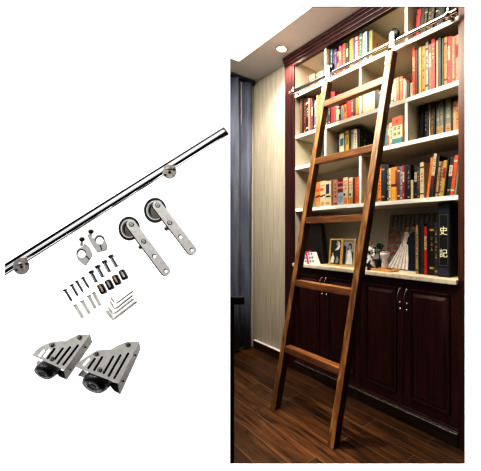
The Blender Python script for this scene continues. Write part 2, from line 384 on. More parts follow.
def make_book(x, w, h, tilt, col, style, z, y, label, group, depth=None):
    w = w*(.992 if abs(tilt) > .016 else 1)-.0012
    depth = depth or random.uniform(.135,.175)
    t = thing('book', label, 'book', (x, y, z+.0004), (0,0,0), group)
    mats = [bm_(col)]
    def mi(c):
        m = bm_(c)
        if m not in mats: mats.append(m)
        return mats.index(m)
    bt = min(.0022, w*.16)
    q = MB()
    q.bbox(0, w, 0, bt+.001, 0, h, min(.0015,bt*.6))
    q.box(0, bt, bt, depth, 0, h); q.box(w-bt, w, bt, depth, 0, h)
    e = -.0006
    ink = random.choice(('black','maroon','navy')) if col in light_cols else random.choice(('cream','cream','mustard','tan'))
    if col in ('red','crimson','orange red','pink'): ink = random.choice(('cream','mustard','black'))
    def band(za, zb, c, a=.0, b=1.): q.box(w*a+.0002, w*b-.0002, e, .0005, h*za, h*zb, mi(c))
    def glyphs(za, zb, n, c, a=.25, b=.75):
        s = (zb-za)/n
        for k in range(n):
            c0 = za+s*k
            if random.random() < .5: band(c0+s*.15, c0+s*.35, c, a, b); band(c0+s*.15, c0+s*.8, c, (a+b)/2-.07, (a+b)/2+.07)
            else: band(c0+s*.2, c0+s*.35, c, a, b-.1); band(c0+s*.55, c0+s*.72, c, a+.05, b)
    if style == 'bands':
        band(.84,.88,ink); band(.12,.16,ink)
        if random.random() < .6: glyphs(.45,.75,3,ink)
    elif style == 'label':
        lc = 'cream' if col not in light_cols else random.choice(('crimson','black','teal'))
        band(.52,.80,lc,.12,.88); glyphs(.55,.78,2,'black' if lc == 'cream' else 'cream'); glyphs(.12,.2,1,ink)
    elif style == 'marks': glyphs(.30,.88,random.randint(4,6),ink); band(.06,.10,ink,.2,.8)
    elif style == 'crimsonbot': band(0,.55,'crimson'); glyphs(.6,.92,4,'cream')
    elif style == 'tanbot': band(0,.36,'tan'); glyphs(.1,.3,2,'brown'); glyphs(.5,.8,2,'cream',.35,.65)
    elif style == 'whitebot': band(0,.48,'pale blue'); glyphs(.08,.42,2,'grey'); band(.82,.88,'pink'); band(.62,.70,'dusty pink')
    elif style == 'redtitle': glyphs(.55,.92,3,'orange red',.08,.92); band(.03,.26,'orange',.1,.9); band(.34,.42,'black',.1,.5)
    elif style == 'inkbase':
        band(.62,.72,'orange red',.0,.7); band(.80,.84,'dusty pink',.1,.9); band(.38,.44,'black',.0,.55); band(.42,.47,'black',.45,1); band(.05,.2,'tan',.1,.8)
    elif style == 'navylabel': band(.50,.88,'navy',.12,.68); band(.36,.42,'black',.1,.9); band(.06,.18,'tan',.1,.8)
    elif style == 'yellowbot': band(.0,.42,'yellow',.1,.75); band(.42,.5,'maroon'); band(.45,.9,'brown',.7,1)
    elif style == 'maroonbot': band(.20,.50,'maroon'); band(.0,.20,'black'); glyphs(.58,.9,3,'brown')
    elif style in ('floral','darkfloral'):
        cs = ('orange red','cream','brown','mustard') if style == 'floral' else ('brown','dark grey','dark grey','olive')
        if style == 'floral': q.box(w-.0005, w+.0006, .006, depth-.004, .004, h-.004, mi('tan'))
        for k in range(34):
            cy, cz, r = random.uniform(.02,depth-.02), random.uniform(.02,h-.02), random.uniform(.005,.013)
            n = 7; pl = [(cy+r*math.cos(2*PI*i/n)*(1 if i % 2 else .6), cz+r*math.sin(2*PI*i/n)*(1 if i % 2 else .7)) for i in range(n)]
            q._new([(w+.0009+.00002*k, a, b) for a, b in pl], [tuple(range(n))], mi(random.choice(cs)))
    elif style == 'title':
        band(0,.22,'teal'); band(.68,1,'orange red'); band(.0,1,'orange red',.0,.05)
        for r_ in (.50,.30):
            for c_ in (.18,.55):
                band(r_,r_+.12,'brown',c_,c_+.05); band(r_+.10,r_+.13,'black',c_,c_+.27); band(r_+.04,r_+.07,'black',c_+.03,c_+.26); band(r_,r_+.13,'brown',c_+.15,c_+.19)
        glyphs(.74,.94,1,'maroon',.3,.7)
    if abs(tilt) > .016:
        ang = math.copysign(.125, tilt)
        piv = Vector((w if tilt > 0 else 0, 0, 0))
        M = Matrix.Translation(piv) @ Matrix.Rotation(ang, 4, 'Y') @ Matrix.Translation(-piv)
    else: M = Matrix.Identity(4)
    o = q.build('cover', mats, t); o.data.transform(M)
    q = MB(); q.box(bt+.0001, w-bt-.0001, bt+.0012, depth-.004, .0025, h-.003); o = q.build('page_block', m_pages, t); o.data.transform(M)
    return t

ROWS = {
    'A1': (2.32, 1.74, [
        (-2.153, 0.077, 0.141, 0.000, 'orange red', 'plain'),
        (-2.076, 0.044, 0.137, 0.000, 'maroon', 'bands'),
        (-2.032, 0.055, 0.129, 0.000, 'cream', 'bands'),
    ]),
    'A2': (2.32, 1.7, [
        (-1.879, 0.008, 0.234, 0.000, 'orange', 'bands'),
        (-1.871, 0.022, 0.233, 0.000, 'dark green', 'plain'),
        (-1.849, 0.040, 0.221, 0.000, 'slate grey', 'bands'),
        (-1.809, 0.024, 0.208, 0.000, 'violet', 'bands'),
        (-1.785, 0.025, 0.184, 0.000, 'orange', 'label'),
        (-1.760, 0.042, 0.215, 0.000, 'pink', 'label'),
        (-1.718, 0.030, 0.212, 0.000, 'orange red', 'marks'),
        (-1.688, 0.025, 0.208, 0.000, 'dark green', 'label'),
        (-1.663, 0.013, 0.204, 0.000, 'black', 'plain'),
        (-1.650, 0.037, 0.219, 0.000, 'yellow', 'marks'),
        (-1.613, 0.019, 0.214, 0.000, 'violet', 'plain'),
        (-1.594, 0.022, 0.216, 0.000, 'cream', 'bands'),
        (-1.572, 0.024, 0.210, 0.000, 'crimson', 'marks'),
        (-1.548, 0.023, 0.214, 0.000, 'teal', 'bands'),
        (-1.525, 0.023, 0.208, 0.000, 'pale green', 'plain'),
        (-1.502, 0.025, 0.208, 0.000, 'pale blue', 'marks'),
        (-1.477, 0.014, 0.203, 0.000, 'dark green', 'plain'),
        (-1.463, 0.029, 0.201, 0.000, 'olive', 'floral'),
    ]),
    'A3': (2.32, 1.74, [
        (-1.140, 0.017, 0.201, 0.028, 'crimson', 'bands'),
        (-1.123, 0.021, 0.195, 0.028, 'red', 'plain'),
        (-1.102, 0.028, 0.190, 0.028, 'black', 'plain'),
        (-1.074, 0.018, 0.179, 0.027, 'dark grey', 'bands'),
        (-1.056, 0.030, 0.174, 0.027, 'black', 'marks'),
        (-1.026, 0.020, 0.162, 0.026, 'dark grey', 'plain'),
        (-1.006, 0.033, 0.155, 0.026, 'black', 'bands'),
        (-0.973, 0.032, 0.146, 0.025, 'navy', 'plain'),
    ]),
    'B1': (1.972, 1.7, [
        (-2.234, 0.054, 0.308, 0.000, 'brown', 'plain'),
        (-2.180, 0.038, 0.297, 0.000, 'maroon', 'marks'),
        (-2.142, 0.030, 0.284, 0.000, 'black', 'bands'),
        (-2.112, 0.040, 0.273, 0.000, 'dusty pink', 'plain'),
        (-2.072, 0.032, 0.239, 0.000, 'plum', 'label'),
        (-2.040, 0.028, 0.239, 0.000, 'slate grey', 'bands'),
        (-2.012, 0.039, 0.269, 0.000, 'tan', 'marks'),
        (-1.973, 0.030, 0.274, 0.000, 'orange', 'bands'),
        (-1.943, 0.029, 0.270, 0.000, 'dusty pink', 'plain'),
        (-1.914, 0.029, 0.265, 0.000, 'grey', 'bands'),
        (-1.885, 0.034, 0.263, 0.000, 'black', 'plain'),
        (-1.851, 0.044, 0.251, 0.000, 'red', 'plain'),
        (-1.807, 0.017, 0.137, 0.000, 'brown', 'plain'),
        (-1.790, 0.026, 0.124, 0.000, 'cream', 'bands'),
        (-1.764, 0.035, 0.116, 0.000, 'black', 'label'),
        (-1.729, 0.025, 0.111, 0.000, 'grey', 'marks'),
        (-1.704, 0.024, 0.116, 0.000, 'orange', 'label'),
        (-1.680, 0.045, 0.135, 0.000, 'red', 'plain'),
        (-1.635, 0.030, 0.131, 0.000, 'maroon', 'marks'),
        (-1.605, 0.022, 0.128, 0.000, 'black', 'plain'),
        (-1.583, 0.027, 0.124, 0.000, 'orange', 'marks'),
    ]),
    'B2': (1.972, 1.7, [
        (-1.518, 0.110, 0.134, 0.000, 'pale green', 'plain'),
        (-1.408, 0.030, 0.134, 0.000, 'black', 'plain'),
        (-1.378, 0.029, 0.118, 0.000, 'dark green', 'bands'),
        (-1.349, 0.033, 0.135, 0.000, 'tan', 'plain'),
        (-1.316, 0.036, 0.137, 0.000, 'brown', 'plain'),
        (-1.280, 0.022, 0.159, 0.000, 'pale green', 'bands'),
        (-1.258, 0.018, 0.156, 0.000, 'cream', 'marks'),
        (-1.240, 0.026, 0.158, 0.000, 'orange red', 'marks'),
        (-1.214, 0.025, 0.156, 0.000, 'orange red', 'bands'),
        (-1.189, 0.016, 0.137, 0.000, 'cream', 'plain'),
        (-1.173, 0.017, 0.113, 0.000, 'grey', 'plain'),
        (-1.156, 0.018, 0.101, 0.000, 'black', 'plain'),
        (-1.138, 0.022, 0.095, 0.000, 'cream', 'marks'),
        (-1.116, 0.033, 0.297, 0.007, 'orange red', 'label'),
        (-1.083, 0.014, 0.285, 0.007, 'dark grey', 'plain'),
        (-1.069, 0.017, 0.285, 0.007, 'mustard', 'plain'),
        (-1.052, 0.022, 0.283, 0.007, 'orange', 'marks'),
        (-1.030, 0.021, 0.297, 0.006, 'grey', 'bands'),
        (-1.009, 0.020, 0.278, 0.006, 'brown', 'label'),
        (-0.989, 0.025, 0.297, 0.006, 'red', 'crimsonbot'),
        (-0.964, 0.017, 0.283, 0.006, 'tan', 'plain'),
        (-0.947, 0.021, 0.289, 0.007, 'black', 'plain'),
        (-0.926, 0.015, 0.279, 0.006, 'dark green', 'plain'),
        (-0.911, 0.019, 0.280, 0.006, 'orange', 'bands'),
        (-0.892, 0.018, 0.276, 0.006, 'red', 'label'),
        (-0.874, 0.016, 0.269, 0.006, 'crimson', 'plain'),
        (-0.858, 0.015, 0.257, 0.006, 'tan', 'marks'),
        (-0.843, 0.022, 0.260, 0.006, 'dusty pink', 'label'),
    ]),
    'C2a': (1.708, 1.75, [
        (-1.834, 0.027, 0.153, 0.000, 'black', 'plain'),
        (-1.807, 0.052, 0.198, 0.000, 'cream', 'label'),
        (-1.755, 0.017, 0.199, 0.000, 'black', 'plain'),
        (-1.738, 0.036, 0.208, 0.000, 'mustard', 'bands'),
        (-1.702, 0.022, 0.194, 0.000, 'dark green', 'plain'),
        (-1.680, 0.027, 0.203, 0.000, 'grey', 'bands'),
        (-1.653, 0.033, 0.197, 0.000, 'cream', 'marks'),
        (-1.620, 0.025, 0.191, 0.000, 'black', 'darkfloral'),
    ]),
    'C2b': (1.708, 1.7, [
        (-1.328, 0.017, 0.135, 0.000, 'teal', 'plain'),
        (-1.311, 0.017, 0.141, 0.000, 'orange red', 'label'),
        (-1.294, 0.031, 0.148, 0.000, 'cream', 'marks'),
    ]),
    'C3': (1.708, 1.78, [
        (-1.113, 0.026, 0.234, 0.000, 'black', 'plain'),
        (-1.087, 0.035, 0.232, 0.000, 'black', 'marks'),
        (-1.052, 0.009, 0.226, 0.000, 'cream', 'plain'),
        (-1.043, 0.037, 0.226, 0.000, 'brown', 'marks'),
        (-1.006, 0.026, 0.217, 0.000, 'sage', 'tanbot'),
        (-0.980, 0.022, 0.222, 0.000, 'sage', 'tanbot'),
        (-0.958, 0.013, 0.217, 0.000, 'black', 'plain'),
        (-0.945, 0.035, 0.225, 0.000, 'sage', 'tanbot'),
        (-0.910, 0.012, 0.220, 0.006, 'black', 'plain'),
        (-0.898, 0.019, 0.204, 0.006, 'tan', 'bands'),
        (-0.879, 0.020, 0.204, 0.006, 'orange', 'marks'),
    ]),
    'D1': (1.355, 1.71, [
        (-2.040, 0.065, 0.201, 0.000, 'orange', 'inkbase'),
        (-1.975, 0.059, 0.202, 0.000, 'cream', 'inkbase'),
        (-1.916, 0.067, 0.195, 0.000, 'cream', 'navylabel'),
        (-1.849, 0.021, 0.198, 0.000, 'brown', 'plain'),
        (-1.828, 0.048, 0.198, 0.000, 'dusty pink', 'marks'),
        (-1.780, 0.059, 0.199, 0.000, 'maroon', 'whitebot'),
        (-1.721, 0.051, 0.200, 0.000, 'cream', 'redtitle'),
        (-1.670, 0.042, 0.194, 0.000, 'cream', 'redtitle'),
        (-1.628, 0.024, 0.187, 0.000, 'dark grey', 'plain'),
        (-1.604, 0.042, 0.190, 0.000, 'orange red', 'marks'),
    ]),
    'D2': (1.355, 1.72, [
        (-1.407, 0.029, 0.261, 0.008, 'orange', 'marks'),
        (-1.378, 0.026, 0.252, 0.000, 'navy', 'bands'),
        (-1.352, 0.037, 0.247, 0.000, 'black', 'plain'),
        (-1.315, 0.018, 0.217, 0.000, 'cream', 'marks'),
        (-1.297, 0.048, 0.220, -0.004, 'orange', 'yellowbot'),
        (-1.249, 0.021, 0.221, 0.000, 'plum', 'bands'),
        (-1.228, 0.025, 0.217, 0.000, 'slate grey', 'marks'),
        (-1.203, 0.034, 0.220, -0.008, 'crimson', 'label'),
        (-1.169, 0.027, 0.215, 0.000, 'black', 'marks'),
        (-1.142, 0.019, 0.120, -0.003, 'cream', 'plain'),
        (-1.123, 0.043, 0.207, 0.000, 'black', 'label'),
        (-1.080, 0.029, 0.219, -0.014, 'cream', 'bands'),
        (-1.038, 0.019, 0.239, 0.033, 'orange', 'plain'),
        (-1.019, 0.023, 0.258, 0.032, 'cream', 'maroonbot'),
        (-0.996, 0.017, 0.244, 0.029, 'black', 'plain'),
        (-0.979, 0.017, 0.207, 0.028, 'tan', 'bands'),
        (-0.962, 0.016, 0.205, 0.028, 'brown', 'marks'),
        (-0.946, 0.023, 0.207, 0.027, 'mustard', 'label'),
        (-0.923, 0.010, 0.216, 0.028, 'black', 'plain'),
        (-0.913, 0.029, 0.219, 0.024, 'black', 'label'),
        (-0.884, 0.024, 0.226, 0.024, 'orange red', 'bands'),
        (-0.860, 0.012, 0.213, 0.017, 'sage', 'plain'),
    ]),
}

PLACE = {'A1':'upper left cubby','A2':'top middle row','A3':'dark top right cubby','B1':'second shelf left half',
 'B2':'second shelf right half','C2a':'third shelf middle','C2b':'third shelf middle','C3':'third shelf right cubby',
 'D1':'fourth shelf left half','D2':'fourth shelf right half'}
n_in = {}
def book_label(key, col, style):
    k = PLACE[key]; n_in[k] = n_in.get(k, 0)+1
    return f"{col} book with {PHR[style]}, {ORD[n_in[k]-1]} from left, {k}"
DARK = {'cream':'brown','orange':'maroon','red':'crimson','crimson':'black','black':'dark grey','navy':'black','brown':'black','tan':'olive','orange red':'maroon',
 'slate grey':'navy','pink':'crimson','yellow':'orange','dusty pink':'brown','maroon':'black','mustard':'dark green','grey':'dark grey','plum':'black'}
def thin_out(bs):
    out = []
    for (x, w_, h_, tl, c_, s_) in bs:
        if w_ > .0315 and s_ in ('plain','bands','marks','label') and c_ in DARK and not (c_ == 'pale green'):
            k = random.uniform(.5,.62)
            out.append((x, w_*k, h_, tl, c_, s_)); out.append((x+w_*k, w_*(1-k), h_*random.uniform(.93,1.0), tl, DARK[c_], random.choice(('plain','bands','marks'))))
        else: out.append((x, w_, h_, tl, c_, s_))
    return out
for key, (z, y, bs) in ROWS.items():
    if key not in ('A1','C2a','D1'): bs = thin_out(bs)
    for (x, w_, h_, tl, c_, s_) in bs:
        dp = {'floral':.19,'darkfloral':.19}.get(s_)
        if c_ == 'pale green' and w_ > .08: dp = .12
        make_book(x, w_, h_, tl, c_, s_, z, y+(random.uniform(0,.012) if w_ < .08 else 0), book_label(key, c_, s_), 'books in '+PLACE[key], dp)
    if key == 'C2b':
        make_book(-1.268, .083, .172, 0, 'cream', 'title', z, 1.698, 'cream and red thick book with teal bottom strip beside the third shelf partition', 'books in '+PLACE[key], .12)

# ------------------------------------------------------------------ things on the countertop
CZ = .8995
# tall dark tapered case
t = thing('display_case', 'tall dark brown tapered upright case behind the patterned gift box', 'case', (-2.125,1.80,CZ)); t.scale = (1.1,1,1.04)
q = MB(); A = [(-.108,-.035,0),(.108,-.035,0),(.108,.035,0),(-.108,.035,0)]; B = [(-.108,-.02,.315),(.062,-.02,.315),(.062,.03,.315),(-.108,.03,.315)]
q.quadbox(A, B); o = q.build('body', mat('dark_brown_leather', (.010,.006,.005), .6, noise=.3), t)
bv = o.modifiers.new('b','BEVEL'); bv.width = .012; bv.segments = 3
q = MB(); q.bbox(-.085,.04,-.026,.034,.3155,.322,.002); q.build('top_highlight', mat('case_edge_highlight',(.12,.10,.09),.4), t)  # paler strip paints the thin highlight along the case top
# gift box
t = thing('gift_box', 'small white diamond patterned box tied with pink ribbon', 'box', (-2.095,1.712,CZ), (0,0,-.10)); t.scale = (1.7,1,1.05)
q = MB(); A = [(-.045,-.028,0),(.060,-.028,0),(.060,.028,0),(-.045,.028,0)]; B = [(-.072,-.022,.098),(-.070,.024,.098)]
q.quadbox([(-.050,-.028,0),(.062,-.028,0),(.062,.028,0),(-.050,.028,0)], [(-.072,-.020,.070),(.030,-.020,.094),(.030,.024,.094),(-.072,.024,.070)])
mw = mat('white_gift_paper', (.72,.74,.74), .6); o = q.build('box_body', mw, t); bv = o.modifiers.new('b','BEVEL'); bv.width = .004; bv.segments = 2
q = MB()
for i in range(5):
    for j in range(3):
        if i == 2: continue
        s = (j+.5)/3; cx = (-.05-.02*s)+(.11-.008*s)*((i+.5)/5); cz = .08*s+.014*((i+.5)/5)
        y = -.0288+.008*s
        q._new([(cx-.009,y,cz),(cx,y+.0004,cz-.010),(cx+.009,y,cz),(cx,y-.0004,cz+.010)], [(0,1,2,3)], 0)
q.build('diamond_print', mat('grey_green_print', (.13,.18,.17), .6), t)
q = MB(); q._new([(-.002,-.0300,0),(.014,-.0300,0),(-.012,-.0212,.084),(-.028,-.0212,.080)], [(0,1,2,3)]); 
q.tube([(-.072,-.016,.074),(-.045,-.012,.082),(-.020,0,.092),(-.014,.008,.092)], [.004,.005,.006,.004], 8)
q.tube([(-.020,-.01,.090),(-.002,-.012,.100),(.012,-.008,.098),(-.014,-.004,.088)], [.003,.004,.004,.003], 8)
q.build('ribbon', mat('pink_ribbon', (.62,.02,.12), .4), t)
# double photo frame
t = thing('photo_frame', 'gold double picture frame with two small upright photographs', 'picture frame', (-1.775,1.745,CZ), (0,0,0))
q = MB(); fm = mat('gold_wood', (.55,.33,.11), .4, noise=.15)
W, Hh, th = .136, .208, .012
for s in (-1, 1):
    cx = s*(W/2+.001)
    M = Matrix.Translation((cx-.0,0,0)) @ Matrix.Rotation(-.10,4,'X')
    q = MB()
    q.prism([(-W/2,0),(W/2,0),(W/2,Hh),(-W/2,Hh)], [[(-W/2+th,th),(W/2-th,th),(W/2-th,Hh-th),(-W/2+th,Hh-th)]], -.006, .008, M=M)
    f_ = q.build('frame_leaf', fm, t)
    q = MB(); mm = [mat('photo_dark_green',(.02,.035,.02),.4), mat('photo_white',(.62,.62,.60),.4), mat('photo_skin',(.45,.26,.17),.4), mat('photo_grey',(.26,.28,.30),.4), m_black]
    q.box(-W/2+th, W/2-th, .001, .003, th, Hh-th, 0 if s < 0 else 3, M)
    if s < 0:
        q.prism([(-.012,.115),(.03,.125),(.045,.15),(.035,.18),(.01,.19),(.02,.15)], [], .0, .001, 1, M); q.prism(circle(.012,.165,.012,10), [], -.001, 0, 2, M)
        q.prism([(-.055,.02),(-.02,.02),(-.012,.06),(-.03,.085),(-.05,.06)], [], .0, .001, 1, M); q.prism(circle(-.033,.088,.010,10), [], -.001, 0, 2, M)
        q.prism([(.0,.02),(.03,.02),(.035,.05),(.015,.075)], [], 0, .001, 3, M)
    else:
        q.prism([(-.055,.02),(-.03,.02),(-.028,.15),(-.055,.16)], [], .0, .001, 4, M)
        q.prism([(-.025,.02),(.045,.02),(.03,.09),(.012,.125),(-.010,.12),(-.012,.07)], [], -.0, .001, 1, M)
        q.prism([(-.018,.12),(.0,.175),(.025,.17),(.03,.13),(.012,.145)], [], -.001, .0, 4, M); q.prism(circle(.008,.148,.012,10), [], -.002, -.001, 2, M)
        q.prism([(.03,.12),(.055,.10),(.055,.02),(.048,.02)], [], -.001, .0, 4, M)
    q.build('photograph', mm, f_)
# tray and figurine, plant, vase
ty_ = MB(); ty_.bbox(-.085,.085,-.045,.045,0,.010,.003); ty_.bbox(-.085,.085,-.045,-.039,.009,.017,.001); ty_.bbox(-.085,.085,.039,.045,.009,.017,.001)
tag(ty_.build('wooden_tray', mat('honey_wood',(.50,.27,.10),.45,noise=.2), loc=(-1.352,1.735,CZ)), 'low honey coloured wooden tray under the white vase', 'tray')
t = thing('figurine', 'small figurine in black and white patterned clothes with brown hair', 'figurine', (-1.470,1.712,CZ), (0,0,.6))
q = MB(); q.lathe([(0,0),(.036,0),(.040,.010),(.036,.05),(.026,.09),(.022,.115),(.030,.135),(.022,.152),(.010,.160),(.008,.168)], 20)
q.tube([(-.028,0,.140),(-.044,-.008,.110),(-.030,-.028,.088)], [.010,.009,.007], 8); q.tube([(.028,0,.140),(.042,-.010,.112),(.022,-.030,.092)], [.010,.009,.007], 8)
mfig = bpy.data.materials.new('patterned_dress'); mfig.use_nodes = True; nt = mfig.node_tree
vo = nt.nodes.new('ShaderNodeTexVoronoi'); vo.inputs['Scale'].default_value = 45; r_ = nt.nodes.new('ShaderNodeValToRGB'); r_.color_ramp.interpolation = 'CONSTANT'
r_.color_ramp.elements[0].color = (.02,.02,.03,1); r_.color_ramp.elements[1].position = .45; r_.color_ramp.elements[1].color = (.75,.75,.76,1)
e_ = r_.color_ramp.elements.new(.85); e_.color = (.35,.12,.18,1)
tcn = nt.nodes.new('ShaderNodeTexCoord'); nt.links.new(tcn.outputs['Object'], vo.inputs['Vector']); nt.links.new(vo.outputs['Color'], r_.inputs['Fac']); nt.links.new(r_.outputs['Color'], nt.nodes['Principled BSDF'].inputs['Base Color'])
q.build('dress', mfig, t)
q = MB(); q.lathe([(0,-.020),(.012,-.018),(.019,-.006),(.020,.004),(.014,.016),(0,.020)], 16, M=Matrix.Translation((0,0,.182)))
q.build('head', mat('painted_skin',(.62,.42,.30),.4), t)
q = MB(); q.lathe([(.021,-.012),(.023,.0),(.021,.012),(.012,.022),(0,.025)], 16, M=Matrix.Translation((0,.004,.184))); q.lathe([(0,-.006),(.008,-.004),(.009,.004),(0,.010)], 12, M=Matrix.Translation((0,.006,.210)))
q.build('hair', mat('auburn_hair',(.24,.10,.03),.6), t)
t = thing('potted_plant', 'small dark green leafy plant behind the figurine and vase', 'plant', (-1.475,1.83,CZ))
q = MB(); q.lathe([(0,0),(.028,0),(.036,.055),(.040,.056),(.040,.064),(.033,.062),(0,.058)], 20); q.build('pot', m_black, t)
q = MB()
for k in range(150):
    a = random.uniform(0,2*PI); e = random.uniform(-.3,1.5); r = .052*random.uniform(.5,1)
    c_ = Vector((r*math.cos(a)*math.cos(e), r*math.sin(a)*math.cos(e), .115+r*1.2*math.sin(e)))
    d = Vector((random.uniform(-1,1),random.uniform(-1,1),random.uniform(-.4,1))).normalized(); s_ = d.cross(Vector((.3,.5,.8))).normalized()
    q._new([c_-d*.013, c_+s_*.006, c_+d*.013, c_-s_*.006], [(0,1,2,3)])
q.tube([(0,0,.055),(.004,0,.12)], .004, 6)
q.build('foliage', mat('dark_leaves',(.015,.035,.015),.5,noise=.4), t, recalc=False)
t = thing('vase', 'small white and pinkish grey ceramic vase on the wooden tray', 'vase', (-1.352,1.735,CZ+.0105))
q = MB(); q.lathe([(0,0),(.022,0),(.024,.02),(.020,.055),(.028,.085),(.036,.110),(.033,.110),(.025,.085),(.016,.055),(0,.05)], 24)
q.build('body', mat('white_glaze',(.62,.58,.58),.25,noise=.25,nscale=25), t)
q = MB()
for k in range(9):
    a = 2*PI*k/9; q.lathe([(0,-.008),(.008,0),(0,.008)], 8, M=Matrix.Translation((.020*math.cos(a),.020*math.sin(a),.113)))
q.build('flower_rim', mat('grey_pink_petals',(.40,.30,.32),.6), t)

# wedding photograph board
t = thing('wedding_photograph', 'large unframed wedding photograph of couple leaning against the back panel', 'photograph', (-1.30,1.852,CZ))
M = Matrix.Rotation(-.16,4,'X')
q = MB(); W0, W1, HH = -.140, .300, .385
q.box(W0, W1, 0, .012, 0, HH, 0, M); board_ = q.build('board', mat('board_edge',(.05,.04,.04),.5), t)
mm = [mat('print_backdrop',(.15,.14,.13),.35,noise=.5,nscale=40), mat('print_stairs',(.22,.08,.045),.35,noise=.3), mat('print_dress',(.80,.74,.68),.35,noise=.15,nscale=30),
      mat('print_suit',(.010,.013,.025),.35), mat('print_skin',(.50,.30,.20),.35), mat('print_hair',(.02,.012,.01),.35), mat('print_dress_shade',(.38,.34,.31),.35)]
q = MB(); q.box(W0+.002, W1-.002, -.001, 0, .002, HH-.002, 0, M)
for k in range(24):
    x_ = W0+.01+k*.018; q.box(x_, x_+.004, -.0014, -.001, HH-.10+.015*math.sin(k*2.1), HH-.01, 5 if k % 2 else 6, M)
for k in range(5): q.box(W0+.002, W0+.10, -.0014-.0001*k, -.001, .10+k*.038, .122+k*.038, 1, M)
q.build('print_background', mm, board_)
q = MB()
q.prism([(-.125,.006),(.075,.006),(.07,.05),(.055,.12),(.045,.19),(.055,.235),(.04,.262),(.012,.262),(-.004,.235),(.0,.20),(-.03,.14),(-.085,.06)], [], -.0026, -.0014, 2, M)
for k in range(5): q.prism([(-.10+k*.034,.006),(-.09+k*.034,.006),(-.0+k*.010,.17),(-.004+k*.010,.17)], [], -.0030, -.0026, 6, M)
q.prism([(.0,.25),(-.012,.20),(-.002,.16),(.008,.16),(.004,.20),(.016,.245)], [], -.0034, -.0030, 4, M)
q.prism(circle(.030,.283,.016,14), [], -.0034, -.0026, 4, M); q.prism(circle(.020,.292,.016,12), [], -.0030, -.0020, 5, M)
o = q.build('bride_figure', mm, board_); o.data.transform(Matrix.Translation((-.012,0,0)) @ Matrix.Diagonal((.92,1,1,1)))
q = MB()
q.prism([(.085,.006),(.150,.006),(.150,.12),(.152,.23),(.135,.262),(.095,.262),(.065,.225),(.055,.18),(.075,.165),(.082,.10)], [], -.0036, -.0024, 3, M)
q.prism(circle(.098,.290,.017,14), [], -.0040, -.0024, 4, M); q.prism([(.085,.300),(.098,.314),(.118,.306),(.120,.286),(.110,.292),(.104,.300)], [], -.0046, -.0040, 5, M)
o = q.build('groom_figure', mm, board_); o.data.transform(Matrix.Translation((-.034,0,0)))

# countertop books, upright beside the big one
CB = [(-1.120,.020,.298,'tan','marks'),(-1.099,.015,.292,'black','plain'),(-1.083,.022,.308,'dark green','plain'),(-1.060,.021,.290,'red','label'),
      (-1.038,.014,.305,'black','plain'),(-1.023,.030,.312,'black','bands'),(-.992,.026,.315,'dark grey','marks')]
PLACE['E'] = 'countertop row'
for x, w_, h_, c_, s_ in CB:
    make_book(x, w_, h_, 0, c_, s_, CZ, 1.742, book_label('E', c_, s_), 'books in the row on the countertop', .095)
t = thing('book', 'huge black hardback with gold Chinese characters, standing on the countertop', 'book', (-.958,1.722,CZ))
bw, bh, bd = .074, .425, .10
mbk = mat('black_bookcloth',(.014,.014,.020),.45,noise=.15); mgl = mat('dull_spine_panel',(.045,.045,.035),.45)
q = MB(); q.bbox(0,bw,0,.006,0,bh,.0025); q.box(0,.004,.006,bd,0,bh); q.box(bw-.004,bw,.006,bd,0,bh)
q.box(.006,bw-.006,-.0008,.001,bh*.865,bh*.985,1); q.box(.006,bw-.006,-.0008,.001,.010,bh*.125,1)
cov = q.build('cover', [mbk, mat('blue_black_block',(.035,.035,.07),.45)], t)
q = MB(); q.box(.0045,bw-.0045,.0065,bd-.005,.004,bh-.004); q.build('page_block', m_pages, t)
q = MB(); q.prism([(.010,bh*.15),(bw-.010,bh*.15),(bw-.010,bh*.84),(.010,bh*.84)], [[(.0125,bh*.157),(bw-.0125,bh*.157),(bw-.0125,bh*.833),(.0125,bh*.833)]], -.0010, .001)
q.build('gold_border', mat('dim_gold_line',(.16,.14,.09),.5), cov)
for ch, zc in (('\u53f2', bh*.62), ('\u8a18', bh*.32)):
    cu_ = bpy.data.curves.new('glyph','FONT'); cu_.body = ch; cu_.size = .052; cu_.extrude = .0010; cu_.offset = .0003
    cu_.align_x = 'CENTER'; cu_.align_y = 'CENTER'
    tmp = bpy.data.objects.new('glyph', cu_); COL.objects.link(tmp); bpy.context.view_layer.update()
    me = bpy.data.meshes.new_from_object(tmp.evaluated_get(bpy.context.evaluated_depsgraph_get()))
    bpy.data.objects.remove(tmp)
    xs = [v.co.x for v in me.vertices]; ysv = [v.co.y for v in me.vertices]
    cx, cy = (min(xs)+max(xs))/2, (min(ysv)+max(ysv))/2
    me.transform(Matrix.Translation((bw/2, -.0015, zc)) @ Matrix.Rotation(PI/2,4,'X') @ Matrix.Translation((-cx,-cy,0)))
    me.materials.clear(); me.materials.append(mat('glowing_gold_foil',(.95,.90,.62),.4,emit=.12,noise=.05))  # emission gives the gold letters a faint glow of their own
    o = bpy.data.objects.new('gold_character', me); COL.objects.link(o); o.parent = cov

